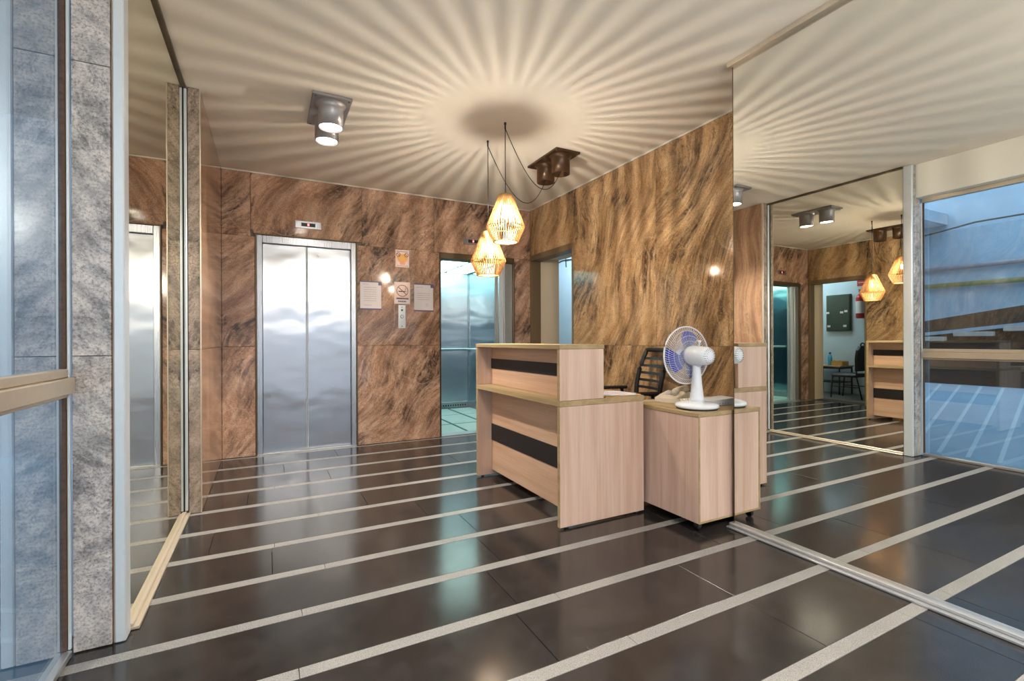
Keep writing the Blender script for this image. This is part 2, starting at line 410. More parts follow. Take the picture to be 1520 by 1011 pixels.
MB().box(RW-.006, 3.085, D0+.03, D1, DZ-.03, DZ+.04, .003).build('door_head', M_BROWNF, dr)
MB().box(3.086, 3.36, D1+.005, D1+.034, .002, DZ+.05).build('cream_reveal', M_CREAM, dr)
MB().box(3.086, 3.36, D0+.0, D0+.02, .002, DZ+.05).build('cream_reveal', M_CREAM, dr)
MB().box(3.086, 3.36, D0+.02, D1+.005, DZ+.01, DZ+.05).build('reveal_soffit', M_WHITE, dr)

# ------------------------------------------------------------------ left wall: pilaster, mirror wall, grey pillar
wl = MB().box(-.635, LW-.022, 3.672, T, 0, CH).box(-.635, LM-.016, 2.30, 3.672, 0, CH).build('wall_left', M_CORE); struct(wl)
panels(wl, M_LEFT, 'y', LW-.021, .021, [(3.672, BW-.001, .003, Z1), (3.672, BW-.001, Z1, CH)])
panels(wl, M_PIL, 'x', 3.65, .021, [(LM+.02, LW-.004, .003, Z1), (LM+.02, LW-.004, Z1, CH)])
MB().box(LW-.006, LW+.001, 3.648, 3.672, .003, CH-.001, .002).build('corner_bead', M_ALUB, wl)
panels(wl, M_GREY, 'x', 2.21, .085, [(GL+.018, -.509, .003, Z1), (GL+.018, -.509, Z1, 2.116), (GL+.018, -.509, 2.116, CH)])
# ------------------------------------------------------------------ left mirror
lm = thing('wall_mirror', 'narrow full-height wall mirror in white aluminium frame between grey pillar and pilaster', 'mirror', (LM, 2.95, 0))
MB().box(LM-.006, LM, 2.286, 3.628, .03, CH-.022).build('mirror_glass', M_MIRROR2, lm)
MB().box(-.505, LM+.004, 2.214, 2.284, .001, CH-.002, .004).build('jamb', M_ALUW, lm)
MB().box(-.5085, -.5055, 2.220, 2.28, .001, CH-.002).build('seal_strip', M_SEALO, lm)
MB().box(LM-.01, LM+.018, 3.63, 3.649, .03, CH-.022, .003).build('jamb', M_ALUW, lm)
MB().box(LM-.008, LM+.03, 2.286, 3.649, .001, .014, .002).box(LM-.008, LM+.012, 2.286, 3.629, .014, .029, .003).build('bottom_track', M_ALUB, lm)
MB().box(LM-.008, LM+.014, 2.286, 3.649, CH-.022, CH-.001, .002).build('top_track', M_DARKT, lm)
MB().box(LM+.0005, LM+.004, 3.62, 3.63, .03, CH-.023).build('shadow_gap', M_BLACKL, lm)
# ------------------------------------------------------------------ right mirror
MR0 = -1.6
rm = thing('wall_mirror', 'huge frameless wall mirror standing on aluminium floor track beside the rolling cabinet', 'mirror', (RM, .2, 0))
MB().box(RM, RM+.006, MR0, 1.88, .03, CH-.03).build('mirror_glass', M_MIRROR, rm)
MB().box(RM+.0065, RM+.03, MR0, 1.878, .03, CH-.03).build('backing_board', M_BLACKL, rm)
MB().box(RM-.05, RM+.03, MR0, 1.90, .001, .012, .002).box(RM-.028, RM+.03, MR0, 1.90, .012, .029, .004).build('bottom_track', M_ALU, rm)
MB().box(RM-.03, RM+.03, MR0, 1.90, CH-.029, CH-.001, .003).build('top_track', M_ALUB, rm)
MB().box(RM-.0015, RM+.031, 1.8805, 1.884, .03, CH-.03).build('edge_strip', M_BRASSE, rm)
# closing wall behind the camera beyond the mirror
wc = MB().box(RM+.035, RW+.02, MR0-.1, MR0, 0, CH).build('wall_closet', M_WHITE); struct(wc)
# ------------------------------------------------------------------ glazed shopfront on the left
sh = MB().box(-.70, LM-.055, FR, 2.208, 2.44, CH).build('wall_beam', M_WHITE); struct(sh)
w1 = bpy.data.objects.new('window_1', None); COL.objects.link(w1); w1.location = (GL, 0, 0); struct(w1)
def wpart(name, mat, *b, bev=.003): return MB().box(*b, bev).build(name, mat, w1)
wpart('transom', M_ALUB, GL-.03, GL+.032, FR, 2.196, .93, .985)
wpart('transom_cap', M_ALUB, GL-.03, GL+.014, FR, 2.196, .986, 1.016)
wpart('transom_lip', M_ALUB, GL-.03, GL+.012, FR, 2.196, .915, .929)
wpart('sill', M_ALU, GL-.03, GL+.02, FR, 2.196, .001, .025)
wpart('head', M_ALUB, GL-.03, GL+.02, FR, 2.196, 2.40, 2.439)
wpart('edge_seal', M_RUST, GL-.008, GL+.008, 2.186, 2.207, .026, 2.40, bev=.001)
wpart('stop_bead', M_ALUW, GL+.009, GL+.017, 2.196, 2.209, .026, 2.40, bev=.001)
for y in (0.3, -1.2): wpart('mullion', M_ALU, GL-.03, GL+.02, y, y+.05, .026, .914)
for y in (0.3, -1.2): wpart('mullion', M_ALU, GL-.03, GL+.02, y, y+.05, 1.017, 2.399)
for a, b in ((.351, 2.185), (-1.149, .299), (FR, -1.201)):
    wpart('pane', M_GLASS, GL-.006, GL-.001, a, b, .026, .914, bev=0)
    wpart('pane', M_GLASS, GL-.006, GL-.001, a, b, 1.017, 2.399, bev=0)
# street front behind the camera: mullions and open glazing towards the daylight
w2 = bpy.data.objects.new('window_2', None); COL.objects.link(w2); w2.location = (1, FR, 0); struct(w2)
for x in (-.6, .45, 1.5, 2.9): MB().box(x, x+.06, FR-.05, FR, 0, CH, .003).build('mullion', M_ALU, w2)
MB().box(-.54, 2.9, FR-.05, FR, 2.35, CH).build('head', M_ALU, w2)
MB().box(-.54, 2.9, FR-.05, FR, .95, 1.02).build('transom', M_ALU, w2)

# ------------------------------------------------------------------ outside, left of the glass
g = MB().box(-30, 30, -30, FR-.05, -.3, -.1).build('ground_street', M_PAVE); struct(g)
sb = MB().box(-25, 25, -15, -13, -.1, 9).build('wall_street', plain('street_facade_render', srgb(150, 156, 164), .8, var=.1, scale=.6)); struct(sb)
rp = thing('access_ramp', 'pale blue concrete ramp with pale ribs rising beyond the shopfront glass', 'ramp', (-2, 2, 0))
sl = .172
def rz(x): return .0+(-.7-x)*sl
MB().prism([(-.66, -.3), (-.66, 0.0), (-.7, 0.0), (-3.5, rz(-3.5)), (-3.5, -.3)], -2.0, 5.2, 'xz').build('ramp_slab', M_CONC, rp)
for k in range(22):
    y = -1.9+k*.212; sh_ = .55; a, b = -.8, -3.45; vs = []
    for x, dy in ((a, 0), (b, sh_)):
        for yy in (y+dy, y+dy+.034):
            for zz in (-.01, .004): vs.append((x, yy, rz(x)+zz))
    MB().add(vs, [(0, 1, 3, 2), (4, 6, 7, 5), (0, 4, 5, 1), (2, 3, 7, 6), (1, 5, 7, 3), (0, 2, 6, 4)]).build('concrete_rib', M_PALEC, rp)
ow = MB().box(-4.4, -4.2, -3, 6.4, -.3, 4.2).build('wall_courtyard', M_CONC); struct(ow)
oe = MB().box(-4.2, -.72, 6.2, 6.4, -.3, 4.2).build('wall_courtyard_end', M_SHADE); struct(oe)
cn = tag(MB().box(-4.19, -1.6, 3.3, 4.3, 2.82, 2.98).box(-1.6, -.72, -2.6, 4.3, 2.62, 2.78).build('canopy_slab', M_CONC), 'pale concrete canopy slab above the ramp outside the glass', 'canopy')
pb = thing('ramp_parapet', 'sloping blackened timber parapet behind the ramp', 'parapet', (-3.6, 2.5, 0))
MB().prism([(5.6, .95), (5.6, 1.0), (-1.5, 2.15), (-1.5, 1.75)], -3.66, -3.56, 'yz').build('upper_board', M_DARKC, pb)
MB().prism([(5.6, .3), (5.6, .9), (-1.5, 1.7), (-1.5, .3)], -3.72, -3.62, 'yz').build('lower_board', M_BLACKL, pb)
for k in range(9):
    y = .6+k*.5; z = 1.25-(y-2.3)*.125
    MB().box(-3.6, -3.50, y, y+.4, z-.07, z-.01, .005).build('coping_block', M_CONCD, pb)
tag(MB().tube([(-4.12, -2.9, 2.16), (-4.12, 6.1, 2.16)], .035, 10).build('wall_pipe', M_PIPE), 'upper grey pipe along the blue courtyard wall', 'pipe')
tag(MB().tube([(-4.12, -2.9, 1.88), (-4.12, 6.1, 1.92)], .035, 10).build('wall_pipe', M_PIPEG), 'lower mossy green pipe along the blue courtyard wall', 'pipe')
cp = []
for i in range(25):
    t = i/24; cp.append((-3.9, 5.4-5*t, 2.74-.12*math.sin(math.pi*min(1, t*2))))
tag(MB().tube(cp, .012, 6).build('slack_cable', M_CORD), 'slack black cable hanging under the canopy outside', 'cable')

# ------------------------------------------------------------------ annex room behind the door
AX = 4.7
a1 = MB().box(AX, AX+.1, 2.4, 7.9, 0, CH).build('wall_annex_far', M_BLUEW); struct(a1)
a2 = MB().box(3.36, AX, 7.8, 7.9, 0, CH).build('wall_annex_end', M_BLUEW); struct(a2)
a2 = MB().box(3.36, AX, 2.4, 2.5, 0, CH).build('wall_annex_near', M_BLUEW); struct(a2)
a2 = MB().box(3.25, 3.35, 5.36, 7.9, 0, CH).build('wall_annex_side', M_CREAM); struct(a2)
a3 = MB().box(3.401, AX+.1, 2.4, 7.9, -.12, 0).build('floor_annex', plain('grey_vinyl', srgb(110, 112, 108), .35)); struct(a3)
a3 = MB().box(3.06, AX+.1, 2.4, 7.9, CH+.002, CH+.12).build('ceiling_annex', M_WHITE); struct(a3)
tl = thing('annex_fill_tube', 'unseen cool tube added to light the annex', 'ceiling light', (4.0, 6.3, CH))  # added source hidden from view, gives the annex its cool light
MB().box(3.95, 4.05, 5.5, 7.0, CH-.04, CH+.001, .004).build('housing', M_WPLAST, tl)
MB().tube([(4.0, 5.52, CH-.06), (4.0, 6.98, CH-.06)], .018, 10).build('tube', E_FILL_TUBE, tl)
eb = thing('switchboard', 'dark green electrical switchboard on the pale blue annex wall', 'switchboard', (AX, 5.6, 1.65))
MB().box(AX-.05, AX-.001, 5.36, 5.83, 1.28, 2.03, .006).build('cabinet_body', M_GREENB, eb)
MB().box(AX-.062, AX-.0505, 5.375, 5.815, 1.295, 2.015, .004).build('door_leaf', M_GREENB, eb)
for y, z in ((5.52, 1.66), (5.44, 1.68), (5.79, 1.66), (5.46, 1.38), (5.77, 1.38)): MB().box(AX-.066, AX-.0625, y-.03, y+.03, z-.02, z+.02, .001).build('sticker', M_PAPER, eb)
ex = thing('fire_extinguisher', 'red fire extinguisher with white label hanging on the annex wall', 'fire extinguisher', (AX-.1, 5.15, 1.5))
MB().lathe([(.07, 0), (.082, .02), (.082, .40), (.06, .46), (.025, .49), (.025, .52)], 20, (AX-.1, 5.15, 1.52)).build('cylinder', M_RED, ex)
MB().lathe([(.0835, .10), (.0835, .34)], 20, (AX-.1, 5.15, 1.52), caps=False).build('label_band', M_PAPER, ex)
MB().box(AX-.16, AX-.06, 5.14, 5.16, 2.045, 2.06, .003).box(AX-.17, AX-.06, 5.14, 5.16, 2.075, 2.09, .003).lathe([(.02, .51), (.02, .57)], 10, (AX-.1, 5.15, 1.52)).build('valve_handle', M_BLACKP, ex)
MB().tube([(AX-.1, 5.15, 2.05), (AX-.1, 5.07, 2.03), (AX-.1, 5.05, 1.9), (AX-.1, 5.06, 1.65)], .012, 8).build('hose', M_BLACKP, ex)
MB().box(AX-.03, AX-.001, 5.1, 5.2, 1.95, 2.0).build('wall_bracket', M_BLACKP, ex)
xs = thing('extinguisher_sign', 'red sign above the fire extinguisher', 'sign', (AX, 5.19, 2.2))
MB().box(AX-.004, AX-.001, 5.11, 5.26, 2.17, 2.31).build('sign_plate', M_RED, xs)
MB().box(AX-.0055, AX-.0042, 5.13, 5.24, 2.235, 2.245).build('sign_band', M_PAPER, xs)
def annex_wire():
    o = tag(MB().tube([(AX-.01, 7.3, 2.50), (AX-.02, 7.1, 2.53), (AX-.03, 6.95, 2.52), (AX-.02, 6.8, 2.51), (AX-.02, 6.6, 2.45)], .012, 6)
            .tube([(AX-.02, 6.98, 2.58), (AX-.02, 6.97, 2.40)], .008, 6).build('wall_cable', M_CORD), 'black cable and clip high on the annex wall', 'cable')
annex_wire()
# visitor chair: rounded padded back with a top handle, four tube legs
vc = thing('visitor_chair', 'black padded stacking chair with handled rounded back in the annex', 'chair', (3.88, 4.98, 0))
MB().box(3.66, 4.10, 4.76, 5.21, .40, .47, .03).build('seat', M_BLACKP, vc)
bk = [(3.67, .52), (3.66, .75), (3.70, .90), (3.78, .985), (3.98, .985), (4.06, .90), (4.10, .75), (4.09, .52)]
MB().prism(bk, 4.74, 4.79, 'xz').build('backrest', M_BLACKP, vc)
MB().tube([(3.80, 4.765, .97), (3.82, 4.765, 1.02), (3.88, 4.765, 1.035), (3.94, 4.765, 1.02), (3.96, 4.765, .97)], .012, 8).build('handle', M_BLACKP, vc)
for x in (3.68, 4.08):
    MB().tube([(x, 5.18, .42), (x, 5.21, .006)], .012, 8).build('leg', M_BLACKP, vc)
    MB().tube([(x, 4.765, .6), (x, 4.77, .42), (x, 4.68, .006)], .012, 8).build('leg', M_BLACKP, vc)
    MB().tube([(x, 5.195, .22), (x, 4.73, .22)], .008, 8).build('stretcher', M_BLACKP, vc)
st = thing('side_table', 'low wooden-topped table with black frame in the annex', 'table', (4.4, 5.55, 0))
MB().box(4.16, 4.66, 5.30, 5.92, .555, .58, .004).build('table_top', M_EDGE, st)
MB().box(4.18, 4.64, 5.32, 5.90, .515, .5545).build('apron', M_BLACKP, st)
for x in (4.19, 4.63):
    for y in (5.33, 5.89): MB().tube([(x, y, .52), (x, y, .004)], .014, 8).build('leg', M_BLACKP, st)
MB().box(4.18, 4.64, 5.32, 5.90, .24, .255).build('lower_shelf', M_BLACKP, st)
bt = thing('water_bottle', 'sky blue water bottle standing on the annex table', 'bottle', (4.4, 5.62, .58))
MB().lathe([(.036, .001), (.04, .01), (.04, .15), (.034, .18), (.022, .21), (.018, .225)], 18, (4.4, 5.62, .58)).build('bottle_body', M_BOTTLE, bt)
MB().lathe([(.02, .226), (.02, .26)], 14, (4.4, 5.62, .58)).build('cap', M_CORD, bt)
cb = thing('carton', 'small open tan carton on the annex table beside the bottle', 'box', (4.4, 5.43, .58))
MB().box(4.30, 4.52, 5.33, 5.335, .581, .66).box(4.30, 4.52, 5.535, 5.54, .581, .66).box(4.30, 4.305, 5.335, 5.535, .581, .67).box(4.515, 4.52, 5.335, 5.535, .581, .67).box(4.305, 4.515, 5.335, 5.535, .581, .586).build('carton_walls', M_MANILA, cb)
MB().prism([(5.33, .66), (5.36, .69), (5.42, .665), (5.47, .685), (5.54, .665), (5.54, .655), (5.33, .655)], 4.294, 4.299, 'yz').build('flap', M_MANILA, cb)

# ------------------------------------------------------------------ first lift (closed doors)
e1 = thing('elevator', 'closed brushed-steel elevator doors on the brown stone wall', 'elevator', (.37, BW, 0))
x0, x1, zt = L1
MB().box(x0, x0+.012, BW-.012, BW+.10, .001, zt, .002).box(x1-.012, x1, BW-.012, BW+.10, .001, zt, .002).box(x0+.012, x1-.012, BW-.012, BW+.10, zt-.012, zt, .002).build('bronze_edge', M_BRASSE, e1)
for a, b in ((x0+.0125, x0+.062), (x1-.062, x1-.0125)): MB().box(a, b, BW+.004, BW+.10, .001, zt-.0125, .003).build('jamb', M_STEELF, e1)
MB().box(x0+.0625, x1-.0625, BW+.006, BW+.10, 2.075, zt-.0125, .003).build('header', M_STEELF, e1)
xm = (x0+x1)/2-.012
a = MB().box(x0+.063, xm-.0075, BW+.05, BW+.08, .012, 2.073, .004).build('door_leaf', M_STEEL, e1)
b = MB().box(xm+.0075, x1-.063, BW+.05, BW+.08, .012, 2.073, .004).build('door_leaf', M_STEEL, e1)
MB().box(xm-.0074, xm-.002, BW+.046, BW+.079, .012, 2.072, .001).box(xm+.002, xm+.0074, BW+.046, BW+.079, .012, 2.072, .001).build('meeting_strip', M_ALUW, e1)
MB().lathe([(.011, 0), (.011, .003), (.006, .004)], 14, xf=Matrix.Translation((xm+.11, BW+.05, 1.99)) @ Matrix.Rotation(math.pi/2, 4, 'X')).build('keyhole', M_ALUW, e1)
MB().box(x0+.01, x1-.01, BW+.0, BW+.12, -.02, .0105).build('sill', M_ALU, e1)
MB().box(x0-.0, x1, BW+.101, BW+.11, 0, zt).build('shaft_backing', M_BLACKL, e1)

# ------------------------------------------------------------------ second lift (open car)
e2 = thing('elevator', 'open elevator showing its teal-lit steel car', 'elevator', (2.24, BW, 0))
x0, x1, zt = L2
CX0, CX1, CY0, CY1, CZ = 1.70, 2.98, BW+.17, 7.35, 2.22
MB().box(x0, x0+.012, BW-.012, BW+.16, .001, zt+.02, .002).box(x1-.012, x1, BW-.012, BW+.16, .001, zt+.02, .002).box(x0+.012, x1-.012, BW-.012, BW+.16, zt-.04, zt+.02, .002).build('bronze_edge', M_BRASSE, e2)
MB().box(2.60, x1-.0125, BW+.03, BW+.16, .001, zt-.041, .004).build('jamb', M_ALU, e2)
MB().box(2.50, 2.545, BW+.09, BW+.115, .012, zt-.041, .003).build('door_leaf', M_ALU, e2)
MB().box(2.55, 2.598, BW+.06, BW+.085, .012, zt-.041, .003).build('door_leaf', M_ALUW, e2)
MB().box(x0+.0125, x1-.0125, BW+.0, BW+.165, -.02, .0105).build('sill', M_ALU, e2)
car = MB().box(CX0-.03, CX0, CY0, CY1, 0, CZ).build('car_wall', M_STEELY, e2)
MB().box(CX1, CX1+.03, CY0, 6.28, .10, CZ).build('car_wall', M_STEELY, e2)
MB().box(CX1, CX1+.03, 6.283, CY1, .10, CZ).build('car_wall', M_STEELY, e2)
for a, b in ((CX0, 2.34), (2.343, CX1)): MB().box(a, b, CY1, CY1+.03, .10, CZ).build('car_wall', M_STEEL, e2)
MB().box(CX0, CX1, CY1, CY1+.03, 0, .098).box(CX1, CX1+.03, CY0, CY1, 0, .098).build('kick_plate', M_STEELF, e2)
for k in range(14): MB().box(2.36+k*.042, 2.378+k*.042, CY1-.003, CY1-.0005, .035, .06).build('vent_slot', M_BLACKL, e2)
MB().box(CX1-.02, CX1-.001, CY1-.02, CY1-.001, .1, CZ).build('corner_post', M_STEELF, e2)
cf = MB().box(CX0-.03, CX1+.03, CY0, CY1+.03, -.05, .0).build('car_floor', M_LFLINE, e2)
for i, (a, b) in enumerate(((CX0+.01, 2.15), (2.19, 2.58), (2.62, CX1-.01))):
    for c, d in ((CY0+.01, 5.92), (5.96, 6.66), (6.69, CY1-.06)): MB().box(a, b, c, d, -.005, .004, .001).build('floor_panel', M_LFLOOR, e2)
MB().tube([(CX1-.05, CY0+.25, .97), (CX1-.05, CY1-.05, .97), (CX0+.05, CY1-.05, .97)], .018, 10).build('handrail', M_STEELF, e2)
MB().box(CX0-.03, CX1+.03, CY0, CY1+.03, CZ, CZ+.05).build('car_ceiling', plain('lift_ceiling_grey', srgb(120, 150, 146), .4, .3), e2)
for a, b in ((CX0+.06, 2.1), (2.16, 2.52), (2.58, CX1-.06)):
    for c, d in ((CY0+.06, 5.95), (6.02, 6.6), (6.67, CY1-.08)): MB().box(a, b, c, d, CZ-.01, CZ-.001).build('light_panel', E_LIFT, e2)
MB().box(CX0-.03, x0, BW+.16, CY0, 0, CZ).box(x1, CX1+.03, BW+.16, CY0, 0, CZ).box(x0, x1, BW+.16, CY0, zt-.02, CZ).build('car_front', M_STEELF, e2)

# ------------------------------------------------------------------ indicators, call plate, notices
def indicator(xc, zc, label, wid=.245, hh=.055):
    t = thing('floor_indicator', label, 'indicator', (xc, BW, zc))
    MB().box(xc-wid/2, xc+wid/2, BW-.012, BW-.0005, zc-hh/2-.01, zc+hh/2+.01, .003).build('plate', M_STEELF, t)
    MB().box(xc-.065, xc+.065, BW-.0135, BW-.0122, zc-.018, zc+.018).build('display', M_BLACKP, t)
    MB().box(xc-.008, xc+.008, BW-.0146, BW-.0136, zc-.010, zc+.012).build('red_digit', E_RED, t)
    return t
indicator(.368, 2.285, 'steel floor indicator with red light above the closed elevator')
indicator(2.17, 2.285, 'steel floor indicator with red light above the open elevator')
cpn = thing('call_plate', 'narrow steel elevator call plate under the no smoking sign', 'call panel', (1.317, BW, 1.38))
MB().box(1.277, 1.357, BW-.008, BW-.0005, 1.25, 1.505, .002).build('plate', M_ALUW, cpn)
RX = Matrix.Rotation(math.pi/2, 4, 'X')
MB().lathe([(.019, 0), (.019, .003)], 20, xf=Matrix.Translation((1.317, BW-.0081, 1.378)) @ RX).build('button_ring', M_INKD, cpn)
MB().lathe([(.015, 0), (.015, .006), (.012, .007)], 20, xf=Matrix.Translation((1.317, BW-.0081, 1.378)) @ RX).build('call_button', M_ALUW, cpn)
MB().lathe([(.012, 0), (.012, .003)], 16, xf=Matrix.Translation((1.317, BW-.0081, 1.45)) @ RX).build('key_switch', M_CHROME, cpn)
for z in (1.482, 1.272): MB().prism([(1.309, z-.005), (1.325, z-.005), (1.317, z+.008)], BW-.0095, BW-.0082, 'xz').build('arrow_mark', M_INKD, cpn)
def notice(x0, x1, z0, z1, label, lines):
    t = thing('paper_notice', label, 'notice', ((x0+x1)/2, BW, z0))
    MB().box(x0-.004, x1+.004, BW-.0035, BW-.0005, z1-.012, z1+.012).build('tape', M_TAPE, t)
    MB().box(x0-.002, x1+.004, BW-.0035, BW-.0005, z0-.014, z0+.010).build('tape', M_TAPE, t)
    MB().box(x1-.03, x1+.008, BW-.0052, BW-.0047, z1-.03, z1+.004).build('tape', M_TAPE, t)
    MB().box(x0, x1, BW-.0045, BW-.0036, z0, z1).build('sheet', M_PAPER, t)
    for f0, f1, zf in lines: MB().box(x0+(x1-x0)*f0, x0+(x1-x0)*f1, BW-.0051, BW-.0046, z0+(z1-z0)*zf-.0018, z0+(z1-z0)*zf+.0018).build('print_line', M_INK, t)
notice(.872, 1.092, 1.46, 1.74, 'printed white notice taped beside the closed elevator doors', [(.1, .4, .92)]+[(.18, .78, .80-.085*i) for i in range(7)]+[(.18, .55, .12)])
notice(1.455, 1.675, 1.455, 1.74, 'printed white notice taped beside the open elevator', [(.12, .45, .9)]+[(.16, .84, .66-.08*i) for i in range(4)]+[(.6, .75, .24), (.6, .72, .18)])
ns = thing('no_smoking_sign', 'pinkish no smoking sign with crossed cigarette above the call plate', 'sign', (1.32, BW, 1.52))
MB().box(1.232, 1.41, BW-.006, BW-.0005, 1.517, 1.76, .002).build('sign_plate', M_SIGNP, ns)
xc, zc = 1.322, 1.663
ring = [(xc+.062*math.cos(2*math.pi*i/32), BW-.0068, zc+.062*math.sin(2*math.pi*i/32)) for i in range(32)]
MB().tube(ring, .0038, 6, closed=True).build('prohibition_ring', M_SIGNR, ns)
MB().box(-.06, .06, BW-.0075, BW-.0062, -.004, .004, xf=Matrix.Translation((xc, 0, zc)) @ Matrix.Rotation(math.radians(42), 4, 'Y')).build('prohibition_bar', M_SIGNR, ns)
MB().box(xc-.042, xc+.03, BW-.0072, BW-.0062, zc-.012, zc-.002).box(xc+.033, xc+.042, BW-.0072, BW-.0062, zc-.012, zc-.002).tube([(xc+.036, BW-.0068, zc+.004), (xc+.03, BW-.0068, zc+.015), (xc+.04, BW-.0068, zc+.024), (xc+.03, BW-.0068, zc+.034)], .0022, 5).build('cigarette_mark', M_INKD, ns)
MB().box(1.240, 1.402, BW-.0070, BW-.0061, 1.527, 1.563).build('caption_panel', M_PAPER, ns)
m = MB()
for i in range(10): m.box(1.258+i*.0135, 1.258+i*.0135+.010, BW-.0082, BW-.0062, 1.569, 1.586)
for i in range(8): m.box(1.276+i*.0112, 1.276+i*.0112+.008, BW-.0082, BW-.0071, 1.538, 1.553)
m.build('caption_lettering', M_INKD, ns)
ys = thing('safety_sign', 'small orange and white safety notice above the no smoking sign', 'sign', (1.324, BW, 1.92))
MB().box(1.248, 1.400, BW-.005, BW-.0005, 1.925, 2.115, .0015).build('sign_plate', M_SIGNP, ys)
MB().prism([(1.262, 2.03), (1.29, 2.07), (1.355, 2.07), (1.386, 2.03), (1.37, 1.985), (1.28, 1.985)], BW-.0062, BW-.0052, 'xz').build('orange_print', M_YEL, ys)
MB().prism([(1.29, 1.99), (1.36, 1.99), (1.352, 1.95), (1.298, 1.95)], BW-.0070, BW-.0063, 'xz').build('pale_print', M_YEL2, ys)
for xx in (1.279, 1.369):
    MB().tube([(xx+.021*math.cos(i*math.pi/10), BW-.0075, 2.06+.021*math.sin(i*math.pi/10)) for i in range(20)], .0035, 5, closed=True).build('prohibition_ring', M_SIGNR, ys)
    MB().box(-.018, .018, BW-.0075, BW-.0065, -.003, .003, xf=Matrix.Translation((xx, 0, 2.06)) @ Matrix.Rotation(math.radians(45), 4, 'Y')).build('prohibition_bar', M_SIGNR, ys)
MB().box(1.262, 1.386, BW-.0062, BW-.0052, 2.09, 2.102).box(1.262, 1.386, BW-.0062, BW-.0052, 1.934, 1.943).build('print_line', M_INK, ys)

# ------------------------------------------------------------------ ceiling spot fixtures
def spot_fixture(xc, yc, mat, lit, label):
    t = thing('twin_spotlight', label, 'ceiling light', (xc, yc, CH), 'twin cylinder ceiling spotlights')
    MB().box(xc-.125, xc+.125, yc-.25, yc+.25, CH-.02, CH-.0005, .003).build('ceiling_plate', mat, t)
    H = .155
    for dy in (-.125, .125):
        c = (xc, yc+dy, CH-.0205)
        prof = [(.100, 0), (.092, -.006), (.084, -.016), (.082, -.03), (.082, -H), (.076, -H), (.074, -.05), (.0, -.049)]
        cy = MB().lathe(prof, 32, c, caps=False).build('lamp_cylinder', mat, t)
        if lit:
            MB().lathe([(.0005, -H+.012), (.070, -H+.012), (.070, -H+.02), (.0005, -H+.02)], 24, c, caps=False).build('glowing_lens', E_SPOT, t)
            ld = bpy.data.lights.new('spot_beam', 'SPOT'); ld.energy = SPOT_W; ld.spot_size = math.radians(115); ld.spot_blend = .7; ld.shadow_soft_size = .05; ld.color = (1, .93, .82)
            lo = bpy.data.objects.new('spot_beam', ld); COL.objects.link(lo); lo.location = (xc, yc+dy, CH-.0205-H-.004)
        else:
            MB().lathe([(.012, -.06), (.02, -.075), (.02, -.10), (.012, -.115)], 12, c).build('lamp_holder', M_BLACKP, t)
    for dx, dy in ((-.105, -.23), (.105, -.23), (-.105, .23), (.105, .23)): MB().lathe([(.007, 0), (.006, -.004), (.002, -.005)], 10, (xc+dx, yc+dy, CH-.02)).build('screw', M_CHROME, t)
spot_fixture(.39, 3.58, M_SILVER, True, 'lit silver twin spotlight on the ceiling before the closed elevator')
spot_fixture(2.30, 3.63, M_BRONZE, False, 'unlit brown twin spotlight on the ceiling holding the pendant cords')

spot_fixture(.39, -.55, M_SILVER, True, 'unseen silver twin spotlight added as fill near the street windows')  # extra fixture added behind the camera to brighten the lobby
spot_fixture(1.75, -.55, M_SILVER, True, 'unseen silver twin spotlight added as fill opposite the shopfront glass')  # second added fixture, also out of view, for more fill
